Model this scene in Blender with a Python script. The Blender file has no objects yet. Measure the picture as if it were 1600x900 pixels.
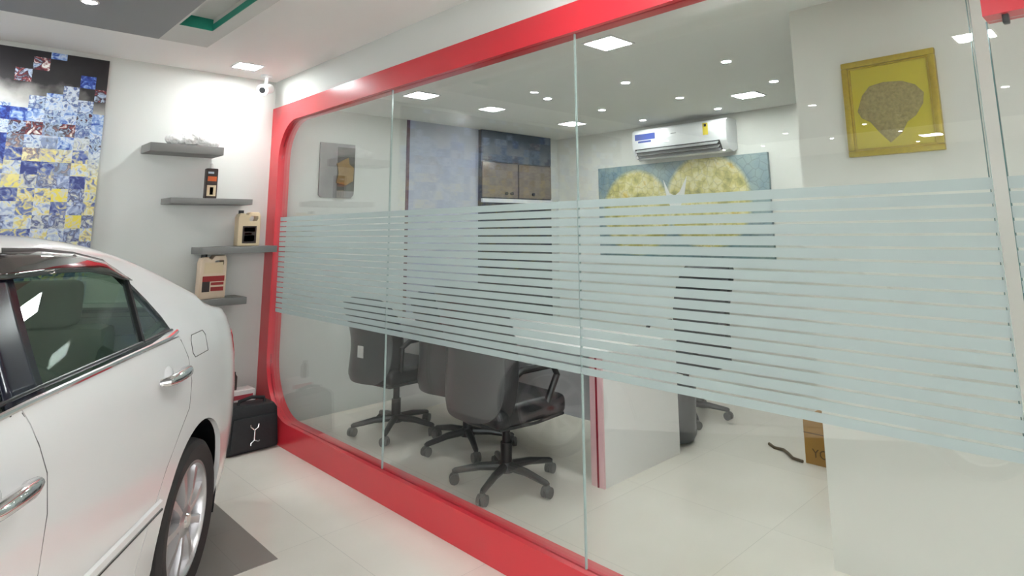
import bpy, bmesh, math, random
from mathutils import Vector, Matrix
random.seed(7)
scene = bpy.context.scene
COL = scene.collection

# ------------------------------------------------------------------ camera
CAM_H = 1.5
F, YAW, PIT, ROL, PX, PY = 965.4, 0.7806, 0.16685, -0.01337, 851.4, 196.0
cam_data = bpy.data.cameras.new('camera')
cam = bpy.data.objects.new('camera', cam_data); COL.objects.link(cam)
_f = Vector((-math.sin(YAW) * math.cos(PIT), math.cos(YAW) * math.cos(PIT), math.sin(PIT)))
_r = Vector((math.cos(YAW), math.sin(YAW), 0)); _u = _r.cross(_f)
_r2 = math.cos(ROL) * _r + math.sin(ROL) * _u
_u2 = -math.sin(ROL) * _r + math.cos(ROL) * _u
m = Matrix((_r2, _u2, -_f)).transposed().to_4x4()
m.translation = Vector((0, 0, CAM_H))
cam.matrix_world = m
cam_data.sensor_width = 36
cam_data.lens = F / 1600 * 36
cam_data.shift_x = (800 - PX) / 1600
cam_data.shift_y = (PY - 450) / 1600
cam_data.clip_start = 0.05
scene.camera = cam

# ------------------------------------------------------------------ world, exposure, lamp strengths
world = bpy.data.worlds.new('world'); scene.world = world
world.use_nodes = True
world.node_tree.nodes['Background'].inputs[0].default_value = (0.94, 0.97, 1, 1)
world.node_tree.nodes['Background'].inputs[1].default_value = 4.4      # overcast fill daylight, enters by the added opening in the right wall
scene.view_settings.view_transform = 'Standard'
scene.view_settings.look = 'None'
scene.view_settings.exposure = 1.02
scene.view_settings.gamma = 1.0
scene.view_settings.use_curve_mapping = False
SHOW_LAMP = 62.0      # square LED panels of the showroom
OFFICE_LAMP = 33.0    # square LED panels of the office
SPOT_LAMP = 100.0      # small downlights

# ------------------------------------------------------------------ materials
def sl(c):
    return tuple(((v / 255) / 12.92 if v / 255 <= 0.04045 else ((v / 255 + 0.055) / 1.055) ** 2.4) for v in c) + (1,)

def mat(name, rgb, rough=0.5, metal=0.0, coat=0.0, var=0.0, scale=8.0, bump=0.0, emit=None, spec=0.5):
    mt = bpy.data.materials.new(name); mt.use_nodes = True
    nt = mt.node_tree; b = nt.nodes['Principled BSDF']
    c = sl(rgb)
    b.inputs['Base Color'].default_value = c
    b.inputs['Roughness'].default_value = rough
    b.inputs['Metallic'].default_value = metal
    b.inputs['Coat Weight'].default_value = coat
    b.inputs['Coat Roughness'].default_value = 0.03
    b.inputs['Specular IOR Level'].default_value = spec
    if var or bump:
        tc = nt.nodes.new('ShaderNodeTexCoord')
        nz = nt.nodes.new('ShaderNodeTexNoise'); nz.inputs['Scale'].default_value = scale; nz.inputs['Detail'].default_value = 5
        nt.links.new(tc.outputs['Object'], nz.inputs['Vector'])
        if var:
            mx = nt.nodes.new('ShaderNodeMix'); mx.data_type = 'RGBA'
            mx.inputs['A'].default_value = tuple(v * (1 - var) for v in c[:3]) + (1,)
            mx.inputs['B'].default_value = tuple(min(1, v * (1 + var)) for v in c[:3]) + (1,)
            nt.links.new(nz.outputs['Fac'], mx.inputs['Factor'])
            nt.links.new(mx.outputs['Result'], b.inputs['Base Color'])
        if bump:
            bp = nt.nodes.new('ShaderNodeBump'); bp.inputs['Strength'].default_value = bump; bp.inputs['Distance'].default_value = 0.01
            nt.links.new(nz.outputs['Fac'], bp.inputs['Height'])
            nt.links.new(bp.outputs['Normal'], b.inputs['Normal'])
    if emit:
        b.inputs['Emission Color'].default_value = (0.95, 1.0, 1.0, 1)
        b.inputs['Emission Strength'].default_value = emit
    return mt

def glass_mat(name, tint, f0=0.04, rough=0.0, gloss=(1, 1, 1)):
    """Clear sheet: transparent body plus a reflection that grows towards grazing angles."""
    mt = bpy.data.materials.new(name); mt.use_nodes = True
    nt = mt.node_tree; nt.nodes.remove(nt.nodes['Principled BSDF'])
    out = nt.nodes['Material Output']
    tr = nt.nodes.new('ShaderNodeBsdfTransparent'); tr.inputs[0].default_value = tint + (1,)
    gl = nt.nodes.new('ShaderNodeBsdfGlossy'); gl.inputs['Roughness'].default_value = rough; gl.inputs['Color'].default_value = gloss + (1,)
    lw = nt.nodes.new('ShaderNodeLayerWeight'); lw.inputs['Blend'].default_value = 0.5
    pw = nt.nodes.new('ShaderNodeMath'); pw.operation = 'POWER'; pw.inputs[1].default_value = 5
    ma = nt.nodes.new('ShaderNodeMath'); ma.operation = 'MULTIPLY_ADD'; ma.inputs[1].default_value = 1 - f0; ma.inputs[2].default_value = f0
    mx = nt.nodes.new('ShaderNodeMixShader')
    nt.links.new(lw.outputs['Facing'], pw.inputs[0]); nt.links.new(pw.outputs[0], ma.inputs[0])
    nt.links.new(ma.outputs[0], mx.inputs['Fac']); nt.links.new(tr.outputs[0], mx.inputs[1]); nt.links.new(gl.outputs[0], mx.inputs[2])
    nt.links.new(mx.outputs[0], out.inputs['Surface'])
    return mt

def film_mat(name):
    mt = bpy.data.materials.new(name); mt.use_nodes = True
    nt = mt.node_tree; nt.nodes.remove(nt.nodes['Principled BSDF'])
    out = nt.nodes['Material Output']
    tr = nt.nodes.new('ShaderNodeBsdfTransparent'); tr.inputs[0].default_value = (0.9, 0.95, 0.95, 1)
    df = nt.nodes.new('ShaderNodeBsdfDiffuse'); df.inputs[0].default_value = sl((208, 218, 217))
    tl = nt.nodes.new('ShaderNodeBsdfTranslucent'); tl.inputs[0].default_value = sl((208, 218, 217))
    m1 = nt.nodes.new('ShaderNodeMixShader'); m1.inputs['Fac'].default_value = 0.5
    m2 = nt.nodes.new('ShaderNodeMixShader'); m2.inputs['Fac'].default_value = 0.80
    nt.links.new(df.outputs[0], m1.inputs[1]); nt.links.new(tl.outputs[0], m1.inputs[2])
    nt.links.new(tr.outputs[0], m2.inputs[1]); nt.links.new(m1.outputs[0], m2.inputs[2])
    nt.links.new(m2.outputs[0], out.inputs['Surface'])
    return mt

def N(nt, t, **kw):
    n = nt.nodes.new(t)
    for k, v in kw.items(): setattr(n, k, v)
    return n

def tile_mat(name, rgb, size, rough):
    mt = mat(name, rgb, rough)
    nt = mt.node_tree; b = nt.nodes['Principled BSDF']; c = sl(rgb)
    tc = N(nt, 'ShaderNodeTexCoord')
    br = N(nt, 'ShaderNodeTexBrick'); br.offset = 0; br.squash = 1
    br.inputs['Scale'].default_value = 1; br.inputs['Brick Width'].default_value = size; br.inputs['Row Height'].default_value = size
    br.inputs['Mortar Size'].default_value = 0.0015; br.inputs['Mortar Smooth'].default_value = 0.2
    br.inputs['Color1'].default_value = c; br.inputs['Color2'].default_value = tuple(v * 0.965 for v in c[:3]) + (1,)
    br.inputs['Mortar'].default_value = tuple(v * 0.8 for v in c[:3]) + (1,)
    nz = N(nt, 'ShaderNodeTexNoise'); nz.inputs['Scale'].default_value = 2.2; nz.inputs['Detail'].default_value = 6
    mx = N(nt, 'ShaderNodeMix', data_type='RGBA', blend_type='MULTIPLY'); mx.inputs['Factor'].default_value = 1
    rp = N(nt, 'ShaderNodeValToRGB'); rp.color_ramp.elements[0].position = 0.3; rp.color_ramp.elements[1].position = 0.7
    rp.color_ramp.elements[0].color = (0.93, 0.925, 0.915, 1); rp.color_ramp.elements[1].color = (1, 1, 1, 1)
    nt.links.new(tc.outputs['Object'], br.inputs['Vector']); nt.links.new(tc.outputs['Object'], nz.inputs['Vector'])
    nt.links.new(nz.outputs['Fac'], rp.inputs[0]); nt.links.new(br.outputs['Color'], mx.inputs['A']); nt.links.new(rp.outputs[0], mx.inputs['B'])
    nt.links.new(mx.outputs['Result'], b.inputs['Base Color'])
    return mt

M = {}
M['wall'] = mat('wall_paint', (212, 214, 210), 0.6, var=0.012, scale=3)
M['office_wall'] = mat('office_wall_paint', (222, 222, 215), 0.55, var=0.012, scale=3)
M['ceiling'] = mat('ceiling_paint', (242, 241, 238), 0.7, var=0.012, scale=2)
M['office_ceiling'] = mat('office_ceiling_paint', (236, 238, 234), 0.7, var=0.012, scale=2)
M['soffit_grey'] = mat('soffit_grey_paint', (140, 141, 142), 0.6, var=0.03, scale=3)
M['soffit_white'] = mat('soffit_white_paint', (205, 204, 200), 0.6, var=0.015, scale=3)
M['teal'] = mat('teal_paint', (22, 128, 108), 0.5, var=0.1, scale=4)
M['floor'] = tile_mat('cream_tiles', (240, 234, 224), 0.8, 0.16)
M['floor_grey'] = tile_mat('grey_stone', (142, 136, 130), 0.6, 0.3)
M['red'] = mat('red_laminate', (208, 46, 58), 0.28, coat=0.25, var=0.05, scale=2)
M['glass'] = glass_mat('clear_glass', (0.965, 0.98, 0.972), 0.055)
M['glass_edge'] = mat('glass_edge_green', (168, 184, 180), 0.15, var=0.15, scale=40)
M['edge_teal'] = mat('glass_edge_teal', (84, 118, 116), 0.15, var=0.3, scale=40)
M['film'] = film_mat('frosted_film')
M['shelf'] = mat('shelf_grey', (122, 121, 119), 0.5, var=0.04, scale=14)
M['black'] = mat('black_plastic', (24, 24, 26), 0.4, var=0.1)
M['rubber'] = mat('tyre_rubber', (46, 43, 43), 0.7, var=0.12, scale=20)
M['leather'] = mat('black_leather', (40, 40, 43), 0.36, var=0.15, scale=22, bump=0.15)
M['shell_grey'] = mat('chair_shell_grey', (78, 79, 80), 0.3, var=0.05)
M['castor'] = mat('castor_grey', (88, 88, 88), 0.45, var=0.1)
M['steel_dark'] = mat('dark_steel', (70, 71, 72), 0.35, metal=0.6)
M['chrome'] = mat('chrome', (225, 225, 226), 0.1, metal=1.0)
M['alloy'] = mat('alloy_silver', (205, 203, 204), 0.3, metal=0.75)
M['paint'] = mat('pearl_white_paint', (246, 245, 245), 0.32, coat=1.0, var=0.01)
M['trim'] = mat('black_trim', (18, 20, 22), 0.3)
M['gloss_black'] = mat('pillar_black_gloss', (24, 27, 40), 0.2, spec=0.35)
M['car_glass'] = glass_mat('tinted_car_glass', (0.78, 0.87, 0.81), 0.06, gloss=(0.95, 1, 0.97))
M['visor'] = glass_mat('smoked_visor', (0.20, 0.18, 0.17), 0.16)
M['tail'] = mat('tail_lamp_red', (188, 24, 40), 0.12, coat=1.0, var=0.1, scale=30)
M['lamp_clear'] = mat('lamp_clear', (215, 218, 222), 0.1, coat=1.0)
M['seam'] = mat('panel_gap_grey', (105, 104, 104), 0.6)
M['car_cloth'] = mat('car_seat_cloth', (122, 126, 120), 0.8, var=0.08, scale=25)
M['car_dark'] = mat('car_interior_dark', (84, 88, 85), 0.8)
M['lampw'] = mat('lamp_white_rim', (240, 240, 240), 0.4)
M['lamp_show'] = mat('led_panel_showroom', (255, 255, 255), 0.5, emit=SHOW_LAMP)
M['lamp_office'] = mat('led_panel_office', (255, 255, 255), 0.5, emit=OFFICE_LAMP)
M['lamp_spot'] = mat('led_downlight', (255, 255, 255), 0.5, emit=SPOT_LAMP)
M['white_lam'] = mat('white_laminate', (236, 234, 232), 0.25, var=0.01)
M['pink_edge'] = mat('pink_edge_band', (232, 190, 194), 0.35)
M['wine'] = mat('wine_red_strip', (150, 26, 48), 0.35)
M['reflection_blue'] = mat('mosaic_reflection_blue', (184, 189, 202), 0.5, var=0.03, scale=3)  # bluish tone of the mosaic's reflection, put into the colour
M['reflection_wine'] = mat('mosaic_reflection_edge', (112, 84, 88), 0.4)
M['panel_grey'] = mat('desk_panel_grey', (222, 224, 228), 0.3, var=0.12, scale=5)
M['ac_white'] = mat('ac_plastic', (238, 240, 240), 0.35)
M['ac_grey'] = mat('ac_vane_grey', (150, 153, 154), 0.4)
M['dark_slot'] = mat('dark_slot', (28, 30, 31), 0.6)
M['blue'] = mat('sticker_blue', (28, 62, 150), 0.4, var=0.2, scale=60)
M['yellow'] = mat('sticker_yellow', (226, 206, 60), 0.4)
M['gold'] = mat('gold_frame', (186, 164, 56), 0.3, metal=0.5, var=0.22, scale=60, bump=0.3)
M['gold_mat'] = mat('yellow_backing', (196, 182, 44), 0.5, var=0.06, scale=6)
M['relief'] = mat('brown_relief', (156, 143, 92), 0.7, var=0.5, scale=70, bump=0.8)
M['wood'] = mat('cabinet_wood', (120, 106, 88), 0.35, var=0.15, scale=5)
M['cab_reflection'] = mat('cabinet_reflection_blue', (66, 78, 92), 0.25, var=0.2, scale=9)
M['cab_inner'] = mat('cabinet_dark', (34, 38, 38), 0.3, var=0.2, scale=6)
M['jug'] = mat('jug_tan_plastic', (214, 193, 160), 0.4, var=0.05, scale=10)
M['jug_pink'] = mat('jug_pale_plastic', (218, 196, 172), 0.4, var=0.05, scale=10)
M['label_dark'] = mat('label_dark', (52, 40, 38), 0.4, var=0.3, scale=40)
M['label_orange'] = mat('label_orange', (206, 96, 44), 0.4)
M['label_silver'] = mat('label_silver', (176, 186, 198), 0.35)
M['label_red'] = mat('label_red', (152, 40, 40), 0.4, var=0.2, scale=60)
M['bag'] = mat('bag_nylon', (32, 33, 36), 0.55, var=0.15, scale=40, bump=0.2)
M['silver'] = mat('silver_emblem', (205, 205, 205), 0.25, metal=0.8)
M['card'] = mat('cardboard', (168, 126, 58), 0.75, var=0.1, scale=12)
M['card_ink'] = mat('cardboard_ink', (92, 64, 30), 0.7)
M['carton'] = mat('white_carton', (226, 214, 212), 0.5, var=0.06, scale=20)
M['carton_red'] = mat('carton_red', (196, 70, 82), 0.5)
M['cable'] = mat('brown_cable', (96, 82, 62), 0.6)
M['pic_grey'] = mat('picture_grey', (138, 136, 136), 0.5, var=0.3, scale=12)
M['pic_gold'] = mat('picture_gold', (142, 112, 60), 0.45, var=0.4, scale=18)
M['pic_dark'] = mat('picture_dark', (74, 74, 68), 0.5, var=0.3, scale=14)  # darker ground in the right part of the picture
M['wrap'] = mat('clear_wrap_white', (232, 232, 230), 0.15, coat=0.8, var=0.12, scale=30, bump=0.6)
M['paper'] = mat('white_paper', (225, 225, 222), 0.6)

def mosaic_mat():
    mt = mat('photo_mosaic', (120, 130, 170), 0.35)
    nt = mt.node_tree; b = nt.nodes['Principled BSDF']; L = nt.links.new
    tc = N(nt, 'ShaderNodeTexCoord')
    sp = N(nt, 'ShaderNodeSeparateXYZ'); L(tc.outputs['Object'], sp.inputs[0])
    def mth(op, a, bb=None, c=None):
        n = N(nt, 'ShaderNodeMath', operation=op)
        for i, v in enumerate((a, bb, c)):
            if v is None: continue
            if hasattr(v, 'links'): L(v, n.inputs[i])
            else: n.inputs[i].default_value = v
        return n.outputs[0]
    T = 0.086
    ty = mth('FLOOR', mth('DIVIDE', sp.outputs['Y'], T)); tz = mth('FLOOR', mth('DIVIDE', sp.outputs['Z'], T))
    cb = N(nt, 'ShaderNodeCombineXYZ'); L(ty, cb.inputs[0]); L(tz, cb.inputs[1])
    wn = N(nt, 'ShaderNodeTexWhiteNoise', noise_dimensions='2D'); L(cb.outputs[0], wn.inputs['Vector'])
    # picture detail inside each tile
    off = N(nt, 'ShaderNodeVectorMath', operation='MULTIPLY_ADD')
    L(wn.outputs['Color'], off.inputs[0]); off.inputs[1].default_value = (9, 9, 9); L(tc.outputs['Object'], off.inputs[2])
    nz = N(nt, 'ShaderNodeTexNoise'); nz.inputs['Scale'].default_value = 24; nz.inputs['Detail'].default_value = 2; nz.inputs['Distortion'].default_value = 1.2
    L(off.outputs[0], nz.inputs['Vector'])
    fac = mth('ADD', mth('MULTIPLY_ADD', wn.outputs['Value'], 0.92, 0.04), mth('MULTIPLY', mth('SUBTRACT', nz.outputs['Fac'], 0.5), 0.95))
    def ramp(stops, f, const=False):
        r = N(nt, 'ShaderNodeValToRGB'); e = r.color_ramp.elements
        while len(e) < len(stops): e.new(0.5)
        for el, (p, c) in zip(e, stops): el.position = p; el.color = sl(c)
        if const: r.color_ramp.interpolation = 'CONSTANT'
        L(f, r.inputs[0]); return r.outputs[0]
    mid = ramp([(0, (34, 44, 118)), (0.14, (62, 92, 176)), (0.28, (150, 178, 220)), (0.42, (214, 222, 228)), (0.54, (70, 90, 150)), (0.66, (180, 200, 222)), (0.78, (56, 42, 56)), (0.88, (132, 52, 56)), (1, (232, 234, 228))], fac)
    low = ramp([(0, (60, 70, 130)), (0.16, (120, 134, 180)), (0.3, (226, 210, 120)), (0.44, (206, 214, 222)), (0.58, (150, 164, 200)), (0.7, (84, 88, 124)), (0.84, (200, 204, 206)), (1, (230, 214, 84))], fac)
    # cloudy dark ground of the top rows
    n2 = N(nt, 'ShaderNodeTexNoise'); n2.inputs['Scale'].default_value = 3.2; n2.inputs['Detail'].default_value = 6
    L(tc.outputs['Object'], n2.inputs['Vector'])
    zt = mth('DIVIDE', mth('SUBTRACT', 2.70, sp.outputs['Z']), 0.6)           # 0 at the top, 1 where the tiles are dense
    cf = mth('ADD', zt, mth('MULTIPLY', mth('SUBTRACT', n2.outputs['Fac'], 0.5), 0.9))
    top = ramp([(0, (26, 24, 27)), (0.34, (52, 50, 52)), (0.56, (176, 174, 170)), (0.8, (226, 230, 232)), (1, (196, 214, 226))], cf)
    parity = mth('ABSOLUTE', mth('MODULO', mth('ADD', ty, tz), 2.0))
    dens = mth('SUBTRACT', mth('MULTIPLY', zt, 1.15), 0.12)
    dens = mth('MAXIMUM', dens, mth('MULTIPLY', parity, 0.42))
    on = mth('LESS_THAN', wn.outputs['Value'], dens)
    wn2 = N(nt, 'ShaderNodeTexWhiteNoise', noise_dimensions='2D'); v2 = N(nt, 'ShaderNodeVectorMath', operation='ADD'); v2.inputs[1].default_value = (31.3, 7.7, 0)
    L(cb.outputs[0], v2.inputs[0]); L(v2.outputs[0], wn2.inputs['Vector'])
    on = mth('LESS_THAN', wn2.outputs['Value'], dens)
    def mix(f, a, bb):
        n = N(nt, 'ShaderNodeMix', data_type='RGBA'); L(f, n.inputs['Factor']); L(a, n.inputs['A']); L(bb, n.inputs['B']); return n.outputs['Result']
    up = mix(on, top, mid)
    lo = mth('DIVIDE', mth('SUBTRACT', mth('ADD', 2.08, mth('MULTIPLY', wn2.outputs['Value'], 0.25)), sp.outputs['Z']), 0.35); 
    lo = mth('MINIMUM', mth('MAXIMUM', lo, 0.0), 1.0)
    L(mix(lo, up, low), b.inputs['Base Color'])
    return mt
M['mosaic'] = mosaic_mat()

def painting_mat():
    mt = mat('pale_yellow_painting', (140, 160, 160), 0.5)
    nt = mt.node_tree; b = nt.nodes['Principled BSDF']; L = nt.links.new
    tc = N(nt, 'ShaderNodeTexCoord')
    def circle(cx, cz, r, soft):
        mp = N(nt, 'ShaderNodeVectorMath', operation='SUBTRACT'); mp.inputs[1].default_value = (cx, 0, cz); L(tc.outputs['Object'], mp.inputs[0])
        s = N(nt, 'ShaderNodeVectorMath', operation='MULTIPLY'); s.inputs[1].default_value = (1, 0, 1); L(mp.outputs[0], s.inputs[0])
        ln = N(nt, 'ShaderNodeVectorMath', operation='LENGTH'); L(s.outputs[0], ln.inputs[0])
        mr = N(nt, 'ShaderNodeMapRange'); mr.inputs['From Min'].default_value = r; mr.inputs['From Max'].default_value = r - soft; L(ln.outputs['Value'], mr.inputs['Value'])
        return mr.outputs[0]
    nz = N(nt, 'ShaderNodeTexNoise'); nz.inputs['Scale'].default_value = 9; nz.inputs['Detail'].default_value = 6; L(tc.outputs['Object'], nz.inputs['Vector'])
    rp = N(nt, 'ShaderNodeValToRGB'); e = rp.color_ramp.elements
    for _ in range(2): e.new(0.5)
    for el, (p, c) in zip(e, [(0.3, (150, 146, 84)), (0.48, (206, 196, 122)), (0.6, (222, 216, 168)), (0.75, (214, 186, 80))]): el.position = p; el.color = sl(c)
    L(nz.outputs['Fac'], rp.inputs[0])
    n2 = N(nt, 'ShaderNodeTexNoise'); n2.inputs['Scale'].default_value = 4; n2.inputs['Detail'].default_value = 4; L(tc.outputs['Object'], n2.inputs['Vector'])
    r2 = N(nt, 'ShaderNodeValToRGB'); r2.color_ramp.elements[0].position = 0.35; r2.color_ramp.elements[0].color = sl((116, 142, 152)); r2.color_ramp.elements[1].position = 0.65; r2.color_ramp.elements[1].color = sl((146, 164, 162))
    L(n2.outputs['Fac'], r2.inputs[0])
    mx = N(nt, 'ShaderNodeMath', operation='MAXIMUM'); L(circle(-0.49, -0.02, 0.46, 0.05), mx.inputs[0]); L(circle(0.36, 0.06, 0.48, 0.05), mx.inputs[1])
    m1 = N(nt, 'ShaderNodeMix', data_type='RGBA'); L(mx.outputs[0], m1.inputs['Factor']); L(r2.outputs[0], m1.inputs['A']); L(rp.outputs[0], m1.inputs['B'])
    vo = N(nt, 'ShaderNodeTexVoronoi', feature='DISTANCE_TO_EDGE'); vo.inputs['Scale'].default_value = 13; L(tc.outputs['Object'], vo.inputs['Vector'])
    vr = N(nt, 'ShaderNodeMapRange'); vr.inputs['From Min'].default_value = .0; vr.inputs['From Max'].default_value = .07; vr.inputs['To Min'].default_value = .72; L(vo.outputs['Distance'], vr.inputs['Value'])
    m2 = N(nt, 'ShaderNodeMix', data_type='RGBA', blend_type='MULTIPLY'); m2.inputs['Factor'].default_value = 1; L(m1.outputs['Result'], m2.inputs['A']); L(vr.outputs[0], m2.inputs['B'])
    L(m2.outputs['Result'], b.inputs['Base Color'])
    return mt
M['painting'] = painting_mat()

# ------------------------------------------------------------------ mesh helpers
class MB:
    def __init__(s): s.bm = bmesh.new()
    def box(s, a, b, bev=0.0, rot=None, at=None, seg=2):
        t = bmesh.new(); bmesh.ops.create_cube(t, size=1)
        a, b = Vector(a), Vector(b)
        for v in t.verts: v.co = Vector(((v.co.x + .5) * (b.x - a.x) + a.x, (v.co.y + .5) * (b.y - a.y) + a.y, (v.co.z + .5) * (b.z - a.z) + a.z))
        if bev: bmesh.ops.bevel(t, geom=t.edges[:], offset=bev, segments=seg, profile=0.6, affect='EDGES')
        return s.add(t, rot, at)
    def add(s, t, rot=None, at=None):
        if rot is not None: bmesh.ops.transform(t, matrix=rot.to_4x4(), verts=t.verts)
        if at is not None: bmesh.ops.translate(t, vec=Vector(at), verts=t.verts)
        me = bpy.data.meshes.new('t'); t.to_mesh(me); t.free(); s.bm.from_mesh(me); bpy.data.meshes.remove(me)
        return s
    def cyl(s, p, q, r, r2=None, n=20):
        p, q = Vector(p), Vector(q); d = q - p
        t = bmesh.new(); bmesh.ops.create_cone(t, cap_ends=True, segments=n, radius1=r, radius2=r if r2 is None else r2, depth=d.length)
        return s.add(t, d.to_track_quat('Z', 'Y').to_matrix(), (p + q) / 2)
    def sphere(s, c, r, sc=(1, 1, 1), n=16):
        t = bmesh.new(); bmesh.ops.create_uvsphere(t, u_segments=n, v_segments=n // 2 + 2, radius=r)
        bmesh.ops.scale(t, vec=Vector(sc), verts=t.verts)
        return s.add(t, None, c)
    def tube(s, pts, r, n=8, closed=False):
        pts = [Vector(p) for p in pts]; k = len(pts); t = bmesh.new(); rings = []
        rr = r if isinstance(r, (list, tuple)) else [r] * k
        up = Vector((0, 0, 1)); prev = None
        for i, p in enumerate(pts):
            a = pts[i - 1] if (i > 0 or closed) else p; b = pts[(i + 1) % k] if (i < k - 1 or closed) else p
            d = (b - a).normalized()
            if prev is None:
                x = d.cross(up if abs(d.z) < 0.9 else Vector((1, 0, 0))).normalized()
            else:
                x = (prev - d * prev.dot(d)).normalized()
            prev = x; y = d.cross(x)
            rings.append([t.verts.new(p + (x * math.cos(2 * math.pi * j / n) + y * math.sin(2 * math.pi * j / n)) * rr[i]) for j in range(n)])
        for i in range(k if closed else k - 1):
            A, B = rings[i], rings[(i + 1) % k]
            for j in range(n): t.faces.new((A[j], A[(j + 1) % n], B[(j + 1) % n], B[j]))
        if not closed: t.faces.new(rings[0][::-1]); t.faces.new(rings[-1])
        return s.add(t)
    def lathe(s, prof, c, axis='Z', n=36, closed=True):
        """prof: (radius, height) pairs around axis."""
        t = bmesh.new(); rings = []
        for r, h in prof:
            ring = []
            for j in range(n):
                a = 2 * math.pi * j / n
                x, y = r * math.cos(a), r * math.sin(a)
                ring.append(t.verts.new({'Z': (x, y, h), 'Y': (x, h, y), 'X': (h, x, y)}[axis]))
            rings.append(ring)
        m_ = len(prof)
        for i in range(m_ if closed else m_ - 1):
            A, B = rings[i], rings[(i + 1) % m_]
            for j in range(n): t.faces.new((A[j], A[(j + 1) % n], B[(j + 1) % n], B[j]))
        bmesh.ops.remove_doubles(t, verts=t.verts, dist=1e-5)
        bmesh.ops.recalc_face_normals(t, faces=t.faces)
        return s.add(t, None, c)
    def prism(s, poly, a, b, axis='Y', bev=0):
        """2-D outline extruded from a to b along axis; outline coordinates are the other two axes in order."""
        t = bmesh.new()
        def P(p, h): return {'Y': (p[0], h, p[1]), 'X': (h, p[0], p[1]), 'Z': (p[0], p[1], h)}[axis]
        A = [t.verts.new(P(p, a)) for p in poly]; B = [t.verts.new(P(p, b)) for p in poly]
        k = len(poly)
        t.faces.new(A); t.faces.new(B[::-1])
        for i in range(k): t.faces.new((A[i], B[i], B[(i + 1) % k], A[(i + 1) % k]))
        bmesh.ops.recalc_face_normals(t, faces=t.faces)
        if bev: bmesh.ops.bevel(t, geom=t.edges[:], offset=bev, segments=2, profile=0.6, affect='EDGES')
        return s.add(t)
    def quadstrip(s, rows):
        t = bmesh.new(); V = [[t.verts.new(p) for p in r] for r in rows]
        for i in range(len(V) - 1):
            for j in range(len(V[0]) - 1): t.faces.new((V[i][j], V[i][j + 1], V[i + 1][j + 1], V[i + 1][j]))
        return s.add(t)
    def build(s, name, material, parent=None, smooth=True, loc=None):
        me = bpy.data.meshes.new(name)
        bmesh.ops.recalc_face_normals(s.bm, faces=s.bm.faces)
        s.bm.to_mesh(me); s.bm.free()
        o = bpy.data.objects.new(name, me); COL.objects.link(o)
        if material: me.materials.append(material)
        if smooth:
            me.shade_smooth() if hasattr(me, 'shade_smooth') else None
            try: me.set_sharp_from_angle(angle=math.radians(35))
            except Exception: pass
        if parent is not None: o.parent = parent
        if loc is not None: o.location = loc
        return o

def tag(o, label, cat, group=None, kind=None):
    o['label'] = label; o['category'] = cat
    if group: o['group'] = group
    if kind: o['kind'] = kind
    return o
def empty(name, loc=(0, 0, 0), rz=0):
    o = bpy.data.objects.new(name, None); COL.objects.link(o); o.location = loc; o.rotation_euler = (0, 0, rz); o.empty_display_size = 0.1
    return o
def struct(o, label=None):
    o['kind'] = 'structure'
    if label: o['label'] = label
    return o
def copy_tree(o, parent=None):
    c = o.copy(); COL.objects.link(c)
    if parent is not None: c.parent = parent
    for ch in list(o.children): copy_tree(ch, c)
    return c

# ------------------------------------------------------------------ the room
XL = -5.17                 # long wall on the left, runs through showroom and office
YG = 2.0                   # front face of the glazed partition
YB = 5.43                  # rear wall of the office
Y0, X1 = -7.2, 4.2         # the showroom behind the camera
ZC, ZO = 2.75, 2.58        # ceilings

struct(MB().box((XL - .15, Y0 - .15, -0.12), (X1 + .15, YB + .15, 0)).build('floor', M['floor'], smooth=False))
struct(MB().box((-5.05, -1.6, 0.0), (-3.14, 1.36, 0.003)).build('floor_inlay', M['floor_grey'], smooth=False), 'grey stone rectangle let into the cream floor under the car')
struct(MB().box((XL - .15, Y0 - .15, 0), (XL, YB + .15, ZC + .25)).build('wall_left', M['wall'], smooth=False))
struct(MB().box((XL, YB, 0), (X1, YB + .15, ZC + .25)).build('wall_back', M['office_wall'], smooth=False))
struct(MB().box((XL, Y0 - .15, 0), (X1, Y0, ZC + .25)).build('wall_front', M['wall'], smooth=False))
b = MB()   # the wall opposite the shelves has a wide unseen opening, added for fill daylight
b.box((X1, Y0 - .15, 0), (X1 + .15, -6.8, ZC + .25)); b.box((X1, -.9, 0), (X1 + .15, YB + .15, ZC + .25))
b.box((X1, -6.8, 2.6), (X1 + .15, -.9, ZC + .25))
struct(b.build('wall_right', M['wall'], smooth=False))
pl = bpy.data.lights.new('fill_opening_portal', 'AREA'); pl.shape = 'RECTANGLE'; pl.size = 5.9; pl.size_y = 2.6
po = bpy.data.objects.new('fill_opening_portal', pl); COL.objects.link(po); po.location = (X1 + .02, -3.85, 1.3)
po.rotation_euler = (math.radians(90), 0, math.radians(90)); pl.cycles.is_portal = True
struct(MB().box((X1 + .15, -14, -.16), (X1 + 12, 9, -.04)).build('floor_pavement', M['floor_grey'], smooth=False))
struct(MB().box((XL, Y0, ZC), (X1, YG + .02, ZC + .12)).build('ceiling', M['ceiling'], smooth=False))
struct(MB().box((XL, YG + .10, ZO), (X1, YB, ZO + .12)).build('ceiling_office', M['office_ceiling'], smooth=False))
# wall strip above the red frame
struct(MB().box((XL, YG + .012, 2.50), (X1, YG + .10, ZC + .1)).build('wall_partition', M['wall'], smooth=False))
# return wall in the office, right of the glass
PYW = 3.03
struct(MB().box((-1.235, PYW, 0), (X1, PYW + .16, ZO)).build('wall_pillar', M['office_wall'], smooth=False))
# mosaic's reflection painted on the office wall: pale blue-grey sheet, thin wine-red edge
struct(MB().box((XL, 3.325, 0), (XL + .006, 4.19, ZO)).build('wall_reflection', M['reflection_blue'], smooth=False))
struct(MB().box((XL, 3.295, 0), (XL + .012, 3.325, ZO)).build('reflection_edge', M['reflection_wine'], smooth=False))
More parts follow.
